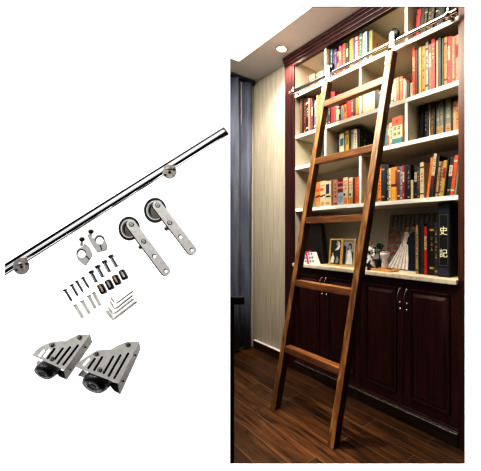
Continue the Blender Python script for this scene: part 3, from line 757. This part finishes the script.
# ------------------------------------------------------------------ ladder rail on the bookcase
RZ, RYY = 2.306, 1.620
t = thing('ladder_rail', 'long chrome rail fixed across the bookcase below its top shelf', 'rail', (-1.55,RYY,RZ))
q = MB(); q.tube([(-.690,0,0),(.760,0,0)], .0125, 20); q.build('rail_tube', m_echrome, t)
for x_ in (-2.205+1.55, -.843+1.55):
    q = MB(); Mx = Matrix.Translation((x_,0,0)) @ Matrix.Rotation(-PI/2,4,'X')
    q.lathe([(0,.052),(.016,.052),(.016,.050),(.008,.046),(.008,.0),(0,0)], 16, M=Mx)
    q.lathe([(.0135,-.014),(.020,-.014),(.020,.014),(.0135,.014)], 18, M=Matrix.Translation((x_,0,0)) @ Matrix.Rotation(PI/2,4,'Y'))
    q.tube([(x_,0,.012),(x_,0,.034)], .006, 10)
    q.build('rail_bracket', m_chrome, t)
q = MB(); q.lathe([(0,-.004),(.015,-.004),(.017,0),(.015,.004),(0,.004)], 16, M=Matrix.Translation((-.692,0,0)) @ Matrix.Rotation(PI/2,4,'Y')); q.build('end_cap', m_chrome, t)

# ------------------------------------------------------------------ ladder
LT = 2.225                                       # stringer top
def lad(u0, z, y0=1.220, k=(1.605-1.220)/2.31): return Vector((u0+(.045 if u0 < -1.6 else .052)*z, y0+k*z, z))
t = thing('rolling_ladder', 'tall walnut library ladder leaning on the chrome rail', 'ladder', (-1.57,1.215,0))
OL = Vector((1.57,-1.215,0))
def stringer(u0):
    q = MB(); a, b_ = .0235, .024
    def ring(z): 
        c_ = lad(u0, z); return [(c_.x-a,c_.y-b_,z),(c_.x+a,c_.y-b_,z),(c_.x+a,c_.y+b_,z),(c_.x-a,c_.y+b_,z)]
    q.quadbox(ring(0), ring(LT)); o = q.build('side_rail', [m_ladder, m_ladder_shade], t, loc=OL)
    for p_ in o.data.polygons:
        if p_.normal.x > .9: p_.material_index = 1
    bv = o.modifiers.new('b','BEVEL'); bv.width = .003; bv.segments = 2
for u0 in (-1.854, -1.301): stringer(u0)
for z in (.387, .815, 1.238, 1.648, 2.058):
    a_, b_ = lad(-1.854, z), lad(-1.301, z)
    q = MB(); q.bbox(a_.x+.022, b_.x-.022, a_.y-.022, a_.y+.024, z-.023, z+.020, .004); q.build('rung', m_rung, t, loc=OL)
def hook(u0):
    q = MB(); k = (1.600-1.215)/2.31
    fy = lambda z: lad(u0, z).y-.024-.006
    cx = lad(u0, 2.2).x-.003
    w2 = .017
    pts = [(2.145, fy(2.145)), (2.222, fy(2.222)), (2.262, RYY-.029), (2.336, RYY-.029)]
    for i in range(3):
        (za, ya), (zb, yb) = pts[i], pts[i+1]
        q.quadbox([(cx-w2,ya,za),(cx+w2,ya,za),(cx+w2,ya+.006,za),(cx-w2,ya+.006,za)], [(cx-w2,yb,zb),(cx+w2,yb,zb),(cx+w2,yb+.006,zb),(cx-w2,yb+.006,zb)])
    n = 12; pl = [(cx+w2*math.cos(PI*i/n), 2.336+w2*math.sin(PI*i/n)) for i in range(n+1)]
    q.prism(pl, [], pts[3][1], pts[3][1]+.006)
    o = q.build('hanger_strap', m_chrome, t, loc=OL)
    wz = 2.3465
    q = MB(); q.lathe([(0,-.013),(.031,-.013),(.033,-.010),(.0275,-.004),(.0275,.004),(.033,.010),(.031,.013),(0,.013)], 28, M=Matrix.Translation((cx, RYY, wz)) @ Matrix.Rotation(PI/2,4,'X'))
    q.build('roller_wheel', m_rubber, t, loc=OL)
    q = MB(); q.tube([(cx, pts[2][1]-.004, wz-.006),(cx, RYY+.016, wz-.006)], .006, 10); q.build('axle_bolt', m_steel_d, t, loc=OL)
    for zz in (2.17,2.21):
        q = MB(); q.lathe([(0,0),(.006,0),(.006,.003),(0,.004)], 10, M=Matrix.Translation((cx, fy(zz), zz)) @ Matrix.Rotation(PI/2,4,'X')); q.build('bolt', m_steel_d, t, loc=OL)
hook(-1.854); hook(-1.301)

# ------------------------------------------------------------------ recessed downlight
t = thing('downlight', 'round recessed ceiling spotlight with chrome ring near the bookcase corner', 'ceiling light', (-2.28,1.557,CEIL))
q = MB(); q.lathe([(.034,-.001),(.040,-.006),(.048,-.004),(.050,-.0005)], 28); q.build('ring', m_chrome, t)
q = MB(); q.lathe([(0,-.003),(.034,-.002)], 24); q.build('lamp_disc', mat('lit_lamp_face',(1,1,1),.5,emit=9,ecol=(1,.93,.82),noise=0), t)

# ------------------------------------------------------------------ parts shown on the white display wall
def board(x, y, lift=0.0):
    """grid position on the display wall (x right, y down) at a height `lift` off its face -> local x, y, z"""
    k = 1-lift
    return Vector(((x-BX)*G*k, -lift, (BZ-y)*G*k))
def item(name, label, cat, cx, cy, group=None):
    c_ = board(cx, cy)
    o = thing(name, label, cat, (WX+RX*c_.x, WY+RY*c_.x, H+c_.z), (0,0,YAW), group); return o, c_
class IB(MB):
    """mesh builder in display-wall grid positions, made relative to an item centre"""
    def __init__(s, c_): super().__init__(); s.c = c_
    def P(s, x, y, lift): return board(x, y, lift)-s.c
    def plate(s, out, holes, l0, l1, mi=0):
        loops = [out]+list(holes)
        flat = [p for l in loops for p in l]; n = len(flat)
        tri = geometry.tessellate_polygon([[Vector((p[0], p[1], 0)) for p in l] for l in loops])
        vs = [s.P(p[0],p[1],l0) for p in flat]+[s.P(p[0],p[1],l1) for p in flat]
        fs = [tuple(t_) for t_ in tri]+[tuple(i+n for i in t_[::-1]) for t_ in tri]; o_ = 0
        for l in loops:
            for i in range(len(l)):
                a, b_ = o_+i, o_+(i+1) % len(l); fs.append((a,b_,b_+n,a+n))
            o_ += len(l)
        s._new(vs, fs, mi); return s
    def disc(s, x, y, r, l0, l1, mi=0, n=24): return s.plate(circle(x,y,r,n), [], l0, l1, mi)
    def pipe(s, pts, r, seg=12, mi=0):
        rr = [v*G for v in r] if isinstance(r,(list,tuple)) else r*G
        return s.tube([s.P(*p) for p in pts], rr, seg, mi)
def capsule(x0_, y0_, x1_, y1_, r, n=8):
    a = math.atan2(y1_-y0_, x1_-x0_); out = []
    for i in range(n+1): t_ = a-PI/2+PI*i/n; out.append((x1_+r*math.cos(t_), y1_+r*math.sin(t_)))
    for i in range(n+1): t_ = a+PI/2+PI*i/n; out.append((x0_+r*math.cos(t_), y0_+r*math.sin(t_)))
    return out

# hand rail with flanges
t, c_ = item('rail_kit_tube', 'long polished chrome tube with two round flanges set diagonally on white', 'rail', 115, 200)
q = IB(c_); L0 = .020
A = Vector((4.8,269.8)); B = Vector((225.2,131.3)); dv = (B-A).normalized(); nv = Vector((dv.y,-dv.x))   # nv points up the page
seg = 40; vs = []; 
for j in range(2):
    for k in range(seg):
        th = 2*PI*k/seg; rr_ = 5.1 if j == 0 else 4.5
        off = nv*(-rr_*math.cos(th))*-1
        p_ = (A if j == 0 else B)+off
        if j == 0: p_ = p_+dv*((4.8-p_.x)/dv.x)
        vs.append(q.P(p_.x, p_.y, L0+rr_*G*math.sin(th)))
fs = [(k,(k+1)%seg,(k+1)%seg+seg,k+seg) for k in range(seg)]
q._new(vs, fs, 0, None, True); q._new(vs[:seg], [tuple(range(seg))], 0); q._new(vs[seg:], [tuple(range(seg))], 0)
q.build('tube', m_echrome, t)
q = IB(c_); q.pipe([(225.0,131.4,L0),(226.4,130.5,L0)], [4.4,3.8], 24); q.build('end_cap', m_steel_d, t)
for (fx, fy_, r_f) in ((21.2,266.3,8.3),(169.4,171.6,7.2)):
    q = IB(c_); sx, sy = fx+2.2, fy_-4.5
    q.pipe([(sx,sy,L0+.010),(fx+.4,fy_-.6,L0+.018)], 3.2, 16)
    q.disc(fx,fy_,r_f,L0+.016,L0+.020); q.disc(fx,fy_,r_f*.93,L0+.020,L0+.0212)
    fl = q.build('flange', m_flange if 'm_flange' in globals() else mat('speckled_steel',(.33,.30,.28),.42,.6,noise=.35,nscale=110), t)
    q = IB(c_)
    for k in (-1,0,1): q.disc(fx+k*4.9*r_f/8, fy_-k*3.0*r_f/8+.6, 1.25 if k else 1.5, L0+.0205, L0+.0220, 0, 12)
    q.build('screw_hole', m_hole, fl)

# two roller hangers
def hanger(wx, wy, wr, pts, bolt, label):
    (ax, ay), (bx, by) = pts[0], pts[-1]
    t, c_ = item('roller_hanger', label, 'hanger', (ax+bx)/2, (ay+by)/2, 'roller hangers on white')
    # wheel: tyre and hub
    q = IB(c_)
    prof = []
    def wheel(r0, r1, l0, l1, sk, mi=0):
        n = 36
        q.plate([(wx+r1*math.cos(2*PI*k/n)-sk, wy+1.12*r1*math.sin(2*PI*k/n)+sk*.3) for k in range(n)], [[(wx+r0*math.cos(2*PI*k/n)-sk, wy+1.12*r0*math.sin(2*PI*k/n)+sk*.3) for k in range(n)]], l0, l1, mi)
    wheel(wr*.78, wr, .002, .020, .3); q.build('tyre', m_rubber, t)
    q = IB(c_); wheel(wr*.02, wr*.80, .002, .0185, .3); wheel(wr*.55, wr*.68, .019, .0215, .3); wh = q.build('wheel_hub', m_steel_d, t)
    q = IB(c_); wheel(wr*.60, wr*.78, .019, .0205, .3); q.build('hub_rim', m_steel_l, t)
    q = IB(c_); q.plate(capsule(ax, ay, bx, by, 4.8, 12), [circle(x_, y_, 2.0, 16) for x_, y_ in pts[2:]], .022, .027)
    st = q.build('strap', m_steel, t)
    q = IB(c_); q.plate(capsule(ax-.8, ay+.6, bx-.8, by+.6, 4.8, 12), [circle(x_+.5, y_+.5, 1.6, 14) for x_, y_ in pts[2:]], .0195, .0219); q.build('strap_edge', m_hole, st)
    for x_, y_ in pts[:2]:
        q = IB(c_); q.disc(x_, y_, 2.3, .027, .0285, 0, 18); q.build('screw_head', m_hole, st)
        q = IB(c_); q.disc(x_+.15, y_-.1, 1.7, .0285, .0290, 0, 18); q.plate([(x_-.9,y_+.5),(x_+.7,y_-1.1),(x_+1.2,y_-.6),(x_-.4,y_+1.0)], [], .029, .0293, 1); q.build('screw_face', [m_steel_l, m_hole], st)
    q = IB(c_); bx_, by_ = bolt; q.pipe([(bx_+4.2,by_-3.0,.012),(bx_+1.2,by_-.8,.012)], 1.1, 10); q.pipe([(bx_+1.4,by_-1.0,.012),(bx_-.6,by_+.5,.012)], [2.3,2.0], 14); q.build('stop_bolt', m_steel_d, t)
hanger(129.4, 228.4, 10.8, [(131.1,224.3),(143.4,241.3),(154.1,256.0),(165.6,270.8)], (140.3,247.4), 'lower left steel roller hanger strap with black wheel')
hanger(155.4, 210.2, 11.3, [(157.4,205.2),(169.5,222.7),(180.2,236.6),(191.6,249.9)], (166.0,229.0), 'upper right steel roller hanger strap with black wheel')

# two ring clamps
m_clamp = mat('cast_steel', (.55,.54,.53), .4, .3, noise=.1, nscale=60)
def clamp(out, hole, slit, knob, neck, label):
    hx, hy, hr = hole
    t, c_ = item('ring_clamp', label, 'clamp', hx, hy, 'ring clamps on white')
    hr *= .9
    q = IB(c_); q.plate(out, [circle(hx,hy,hr,24)], .004, .016); cb = q.build('clamp_body', m_clamp, t)
    ox_ = sum(p[0] for p in out)/len(out); oy_ = sum(p[1] for p in out)/len(out)
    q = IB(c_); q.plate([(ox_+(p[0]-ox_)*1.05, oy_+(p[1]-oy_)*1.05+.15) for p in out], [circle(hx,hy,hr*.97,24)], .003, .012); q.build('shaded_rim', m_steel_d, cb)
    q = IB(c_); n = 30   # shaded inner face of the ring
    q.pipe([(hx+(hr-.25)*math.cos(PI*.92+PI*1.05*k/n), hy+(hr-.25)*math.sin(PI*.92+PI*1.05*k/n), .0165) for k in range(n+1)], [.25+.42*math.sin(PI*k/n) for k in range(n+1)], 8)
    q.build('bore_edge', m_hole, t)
    q = IB(c_); q.pipe([(slit[0],slit[1],.0165),(slit[2],slit[3],.0165)], .45, 8); q.build('slit', m_hole, t)
    q = IB(c_); q.pipe([(neck[0],neck[1]+.8,.010),(knob[0],knob[1],.010)], [1.3,1.0], 10); q.build('screw_neck', m_clamp, t)
    q = IB(c_); kc = q.P(knob[0],knob[1],.010); q.lathe([(0,-2.3*G),(1.2*G,-2.0*G),(2.0*G,-1.2*G),(2.3*G,0),(2.0*G,1.2*G),(1.2*G,2.0*G),(0,2.3*G)], 18, M=Matrix.Translation(kc)); q.build('knob', m_black, t)
cr = lambda pts, ox, oy, s_: [(ox+x_/s_, oy+y_/s_) for x_, y_ in pts]
clamp(cr([(153,270),(160,240),(185,215),(215,205),(228,178),(245,185),(275,215),(300,272),(296,300),(242,377),(228,372),(170,320)],60,225,9.42), (81.6,253.6,4.8), (85.8,255.8,89.4,259.4), (82,239.3), (81.3,245.2), 'left steel ring clamp with pointed lower end and black knob')
clamp(cr([(260,95),(275,88),(292,112),(322,128),(340,100),(375,88),(408,104),(425,150),(440,190),(436,232),(385,245),(352,252),(300,180)],60,225,9.42), (99.6,240.2,4.6), (100.2,244.8,101.6,249.6), (91,231.6), (90.4,236.0), 'right steel ring clamp with open jaw and black knob')

# screws
def pointed_screw(x0_, y0_, x1_, y1_, lab):
    t, c_ = item('wood_screw', lab, 'screw', (x0_+x1_)/2, (y0_+y1_)/2, 'countersunk wood screws')
    d = Vector((x1_-x0_, y1_-y0_)); n = d.length; d.normalize(); z_ = .006
    q = IB(c_); P_ = lambda s_: (x0_+d.x*s_, y0_+d.y*s_, z_)
    q.pipe([P_(0),P_(.4),P_(1.8)], [1.9,1.9,.9], 14); q.build('screw_head', m_dark, t)
    q = IB(c_); pts = []; rs = []
    m_ = 20
    for k in range(m_+1):
        s_ = 1.7+(n-1.7)*k/m_; pts.append(P_(s_)); rs.append((1.25 if k % 2 else .8)*(1 if k < m_-3 else (m_-k)/3*.8+.1))
    q.pipe(pts, rs, 10); q.build('threaded_shank', m_dark, t)
m_dark = mat('dark_zinc', (.16,.155,.15), .35, .9, noise=.2, nscale=80)
W4 = ['first','second','third','fourth']
for k, a in enumerate([(64.7,289.6,72.2,301.8),(71.4,284.6,78.2,296.6),(76.5,281.0,83.2,292.4),(82.5,277.4,89.3,288.6)]):
    pointed_screw(*a, f'dark pointed wood screw, {W4[k]} from left above the grey wall plugs')
for k, a in enumerate([(91.0,271.2,96.6,281.6),(97.4,265.8,103.0,276.6),(104.2,261.0,109.8,271.4),(110.6,255.6,117.0,266.2)]):
    x0_, y0_, x1_, y1_ = a; t, c_ = item('machine_bolt', f'blunt steel machine bolt, {W4[k]} from left above the barrel sleeves', 'bolt', (x0_+x1_)/2, (y0_+y1_)/2, 'blunt machine bolts')
    d = Vector((x1_-x0_, y1_-y0_)).normalized(); n = (Vector((x1_,y1_))-Vector((x0_,y0_))).length
    P_ = lambda s_: (x0_+d.x*s_, y0_+d.y*s_, .008)
    q = IB(c_); q.pipe([P_(-.2),P_(1.2),P_(2.6)], [2.5,2.4,1.9], 16); q.build('bolt_head', m_dark, t)
    q = IB(c_); m_ = 16; q.pipe([P_(2.2+(n-2.2)*i/m_) for i in range(m_+1)], [2.0 if i % 2 else 1.7 for i in range(m_+1)], 12); q.build('threaded_shank', m_echrome, t)
    q = IB(c_); q.pipe([P_(n-.1),P_(n+.5)], [1.9,1.5], 12); q.build('shank_tip', m_dark, t)
for k, (x_, y_, cc) in enumerate([(102.1,289.0,'bronze'),(109.6,284.8,'black'),(116.6,280.0,'bronze'),(123.4,274.8,'black')]):
    t, c_ = item('barrel_sleeve', f"{cc} metal barrel sleeve, {W4[k]} from left beneath the machine bolts", 'sleeve', x_, y_, 'barrel sleeves')
    d = Vector((.46,.888)); P_ = lambda s_: (x_+d.x*s_, y_+d.y*s_, .010)
    q = IB(c_); q.pipe([P_(-4.6),P_(-4.2),P_(4.2),P_(4.6)], [2.5,2.9,2.9,2.5], 18); q.build('barrel', mat('sleeve_'+cc, (.10,.055,.035) if cc == 'bronze' else (.05,.045,.045), .3, .9, noise=.3, nscale=60), t)
    q = IB(c_)
    for s_ in (-5.2, 4.4): q.pipe([P_(s_),P_(s_+.8)], 2.4, 16)
    q.build('collar', m_dark, t)
    q = IB(c_); a_ = P_(-2.6); b_ = P_(2.6); q.pipe([(a_[0]-.3,a_[1]+.1,.0175),(b_[0]-.3,b_[1]+.1,.0175)], .8, 8); q.build('bright_slot', m_steel_l, t)
mplug = mat('pale_grey_nylon', (.62,.62,.58), .6, noise=.08)
for k, (x0_,y0_,x1_,y1_) in enumerate([(75.2,305.2,83.0,318.0),(82.2,301.0,89.8,313.8),(88.8,296.0,95.6,308.4),(93.6,292.8,100.2,305.6)]):
    t, c_ = item('wall_plug', f"pale grey plastic wall plug, {W4[k]} from left below the wood screws", 'wall plug', (x0_+x1_)/2, (y0_+y1_)/2, 'plastic wall plugs')
    q = IB(c_); L_ = [(x0_+(x1_-x0_)*i/10, y0_+(y1_-y0_)*i/10, .006) for i in range(11)]
    q.pipe(L_, [1.7,1.6,1.45,1.6,1.4,1.6,1.4,1.5,1.4,1.5,1.0], 12); q.build('plug_body', mplug, t)
    q = IB(c_); q.pipe([L_[0],(L_[0][0]-.25,L_[0][1]-.45,.006)], 2.1, 12); q.build('plug_collar', mplug, t)
for k, (a, b_, c3, r3) in enumerate([((111.2,297.5),(115.7,303.8),(132.9,290.8),.75),((110.2,301.4),(114.9,309.0),(132.6,295.2),.95),((108.4,307.4),(113.9,314.0),(133.4,298.6),1.1),((106.8,310.8),(113.4,319.2),(136.8,301.0),1.4)]):
    t, c_ = item('hex_key', f"L-shaped steel hex key, {W4[k]} from top of the nested four", 'hex key', b_[0], b_[1], 'nested hex keys')
    q = IB(c_); va, vb, vc = Vector(a), Vector(b_), Vector(c3); l_ = .004+.0*k
    p1 = vb+(va-vb).normalized()*1.8; p2 = vb+(vc-vb).normalized()*1.8
    pts = [va, p1]+[p1*(1-s_)**2+vb*2*s_*(1-s_)+p2*s_**2 for s_ in (.25,.5,.75)]+[p2, vc]
    q.pipe([(p_.x,p_.y,l_) for p_ in pts], r3*1.15, 6); q.build('bent_bar', m_steel, t)
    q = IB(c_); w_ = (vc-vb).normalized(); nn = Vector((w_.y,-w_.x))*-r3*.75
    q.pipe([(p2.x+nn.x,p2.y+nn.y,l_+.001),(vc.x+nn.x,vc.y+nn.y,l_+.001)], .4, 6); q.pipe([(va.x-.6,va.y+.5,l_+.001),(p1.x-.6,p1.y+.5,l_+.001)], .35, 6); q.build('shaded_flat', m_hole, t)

# two floor caster brackets
def caster(ox, oy, s_, outline, slots, screws, flange, fholes, wheel, wr, fins, label):
    T = lambda pts: [(ox+x_/s_, oy+y_/s_) for x_, y_ in pts]
    xs_ = T(outline); t, c_ = item('caster_bracket', label, 'caster', sum(p[0] for p in xs_)/len(xs_), sum(p[1] for p in xs_)/len(xs_), 'caster brackets on white')
    holes = []
    for (xa, ya, xb, yb, dk) in slots:
        (a,b_),(c3,d_) = T([(xa,ya),(xb,yb)]); holes.append(capsule(a,b_,c3,d_,1.1,5))
    q = IB(c_); q.plate(xs_, holes, .050, .054); pl = q.build('slotted_plate', m_plate, t)
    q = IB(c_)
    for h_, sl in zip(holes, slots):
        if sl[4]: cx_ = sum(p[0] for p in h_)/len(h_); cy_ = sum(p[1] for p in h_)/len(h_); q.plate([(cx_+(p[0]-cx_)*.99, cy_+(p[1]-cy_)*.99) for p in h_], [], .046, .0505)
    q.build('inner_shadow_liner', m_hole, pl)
    for sx, sy in T(screws):
        q = IB(c_); q.disc(sx,sy,2.3,.054,.056,0,16); sc = q.build('screw_head', m_hole, pl)
    for sx, sy in T(screws):
        q = IB(c_); q.disc(sx-.2,sy-.2,1.6,.056,.0565,0,16); q.plate([(sx-1.1,sy-.3),(sx+1.1,sy-.3),(sx+1.1,sy+.3),(sx-1.1,sy+.3)], [], .0565, .057, 1); q.plate([(sx-.3,sy-1.1),(sx+.3,sy-1.1),(sx+.3,sy+1.1),(sx-.3,sy+1.1)], [], .0565, .057, 1); q.build('screw_face', [m_steel, m_hole], pl)
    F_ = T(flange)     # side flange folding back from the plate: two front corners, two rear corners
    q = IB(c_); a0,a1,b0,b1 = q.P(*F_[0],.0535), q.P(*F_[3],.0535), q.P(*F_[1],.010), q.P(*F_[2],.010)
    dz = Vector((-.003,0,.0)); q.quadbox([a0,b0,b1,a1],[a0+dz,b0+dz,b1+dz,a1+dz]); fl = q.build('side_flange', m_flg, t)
    q = IB(c_)
    for (hx, hy) in T(fholes): q.disc(hx,hy,.9,.034,.0365,0,10)
    q.build('flange_hole', m_hole, fl)
    for k, fn in enumerate(fins):
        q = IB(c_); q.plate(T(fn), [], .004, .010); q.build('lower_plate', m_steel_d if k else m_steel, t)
    wx, wy = T([wheel])[0]
    q = IB(c_); wc = q.P(wx, wy, .028); r = wr*G
    Mx = Matrix.Translation(wc) @ Matrix.Rotation(.25,4,'Y') @ Matrix.Rotation(PI/2+.5,4,'X')
    q.lathe([(0,-.018),(r*.86,-.018),(r*.97,-.010),(r,0),(r*.97,.010),(r*.86,.018),(0,.018)], 40, M=Mx); wh = q.build('caster_wheel', m_rubber, t)
    q = IB(c_); q.lathe([(r*.30,.0182),(r*.42,.0195),(r*.55,.0195),(r*.62,.0182)], 30, M=Mx); q.build('wheel_ring', mat('grey_wheel_ring',(.10,.10,.11),.3), wh)
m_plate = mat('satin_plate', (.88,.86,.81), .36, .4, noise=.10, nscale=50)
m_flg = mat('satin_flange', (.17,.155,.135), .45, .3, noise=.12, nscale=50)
caster(30, 325, 7.4, [(15,225),(40,190),(70,165),(110,143),(150,128),(215,118),(265,118),(310,92),(355,73),(400,68),(445,68),(255,335)],
    [(72,226,102,190,0),(108,232,142,186,0),(130,246,182,176,1),(186,250,243,172,1),(204,284,298,162,1),(246,294,356,150,1)],
    [(160,148),(362,90),(160,250)], [(445,68),(463,128),(272,405),(255,335)], [(412,165),(300,330)], (136,322), 9.6,
    [[(42,285),(62,258),(110,290),(90,310),(60,300)], [(190,340),(200,325),(262,345),(272,405),(215,380)]], 'left steel caster bracket with slotted plate and black wheel')
caster(74, 330, 6.73, [(5,245),(45,205),(100,170),(160,136),(205,132),(250,130),(290,104),(345,82),(400,76),(440,78),(300,362),(60,270)],
    [(66,236,100,197,0),(95,258,140,193,1),(136,270,190,182,1),(200,290,265,178,1),(234,308,314,168,1),(270,326,366,156,1)],
    [(147,160),(360,98),(172,268)], [(440,78),(450,128),(312,432),(300,362)], [(415,170),(332,345)], (160,342), 12.2,
    [[(25,305),(55,268),(90,285),(80,325)], [(235,365),(245,345),(302,362),(308,430),(270,410)]], 'right steel caster bracket overlapping the left one')

# ------------------------------------------------------------------ light
def area(name, loc, rot, sx, sy, power, col=(1,1,1)):
    l = bpy.data.lights.new(name, 'AREA'); l.shape = 'RECTANGLE'; l.size = sx; l.size_y = sy; l.energy = power; l.color = col
    o = bpy.data.objects.new(name, l); COL.objects.link(o); o.location = loc; o.rotation_euler = rot; return o
def spot(name, loc, target, power, size, blend=.6, col=(1,.88,.72), r=.04):
    l = bpy.data.lights.new(name, 'SPOT'); l.energy = power; l.spot_size = size; l.spot_blend = blend; l.color = col; l.shadow_soft_size = r
    o = bpy.data.objects.new(name, l); COL.objects.link(o); o.location = loc
    o.rotation_euler = (Vector(target)-Vector(loc)).to_track_quat('-Z','Y').to_euler(); return o
spot('downlight_lamp', (-2.28,1.557,2.645), (-2.45,1.72,0), 45, math.radians(130))
spot('soffit_lamp', (-1.75,.98,2.64), (-1.60,1.75,1.75), 32, math.radians(80), col=(1,.83,.56))
spot('soffit_lamp', (-1.42,.95,2.64), (-1.0,1.75,1.95), 24, math.radians(80), col=(1,.80,.46))
spot('soffit_lamp', (-1.75,.90,2.64), (-1.42,1.22,0), 180, math.radians(22), 1.0, col=(1,.74,.46))
area('lower_shelf_fill', (-1.75,.75,2.62), (math.radians(38),0,0), 1.1, .4, 22, (1,.95,.88))  # unseen fill below the tray, added to brighten the lower shelves
# unseen fill spots added to brighten the wall parts, narrow enough to miss the opening
def wallpt(s_, d, z): return (WX+RX*s_+RY*d, WY+RY*s_-RX*d, z)
spot('wall_parts_fill', wallpt(-2.2, 1.3, 2.4), wallpt(-.80, 0, 1.0), 85, math.radians(38), .3, (1,.99,.97), .15)
spot('wall_parts_fill', wallpt(-.75, 1.6, 2.6), wallpt(-.80, 0, 1.0), 85, math.radians(30), .3, (1,.99,.97), .15)

wd = bpy.data.worlds.new('reflection_bands'); scene.world = wd; wd.use_nodes = True
nt = wd.node_tree; bg = nt.nodes['Background']
tc = nt.nodes.new('ShaderNodeTexCoord'); sp = nt.nodes.new('ShaderNodeSeparateXYZ'); nt.links.new(tc.outputs['Generated'], sp.inputs[0])
mr = nt.nodes.new('ShaderNodeMapRange'); mr.inputs['From Min'].default_value = -1; mr.inputs['From Max'].default_value = 1
nt.links.new(sp.outputs['Z'], mr.inputs['Value'])
r = nt.nodes.new('ShaderNodeValToRGB'); e = r.color_ramp.elements
e[0].position = 0; e[0].color = (.02,.02,.02,1); e[1].position = 1; e[1].color = (.05,.05,.05,1)
for p_, v in ((.40,.02),(.46,.95),(.50,.95),(.52,.2),(.56,.2),(.58,.95),(.66,.95),(.68,.4),(.70,.95),(.90,.9)):  # invented bright and dark bands for the chrome to mirror
    k = e.new(p_); k.color = (v,v,v,1)
nt.links.new(mr.outputs['Result'], r.inputs['Fac'])
dp = nt.nodes.new('ShaderNodeVectorMath'); dp.operation = 'DOT_PRODUCT'; dp.inputs[1].default_value = (-RX,-RY,0)   # bands bright only to the left, shaped to keep light off the room
nt.links.new(tc.outputs['Generated'], dp.inputs[0])
m2 = nt.nodes.new('ShaderNodeMapRange'); m2.inputs['From Min'].default_value = .22; m2.inputs['From Max'].default_value = .48
m2.inputs['To Min'].default_value = .06; m2.inputs['To Max'].default_value = 1; nt.links.new(dp.outputs['Value'], m2.inputs['Value'])
mm_ = nt.nodes.new('ShaderNodeMath'); mm_.operation = 'MULTIPLY'; nt.links.new(m2.outputs['Result'], mm_.inputs[0])
nt.links.new(r.outputs['Color'], mm_.inputs[1]); nt.links.new(mm_.outputs[0], bg.inputs['Color']); bg.inputs['Strength'].default_value = 1.0

cam = bpy.data.cameras.new('camera'); co = bpy.data.objects.new('camera', cam); COL.objects.link(co)
co.location = (0,0,H); co.rotation_euler = (PI/2, 0, YAW)
cam.sensor_fit = 'HORIZONTAL'; cam.sensor_width = 36; cam.lens = 330/481*36
cam.shift_x = (240.5-348)/481; cam.shift_y = (233-235.5)/481
cam.clip_start = .05
scene.camera = co
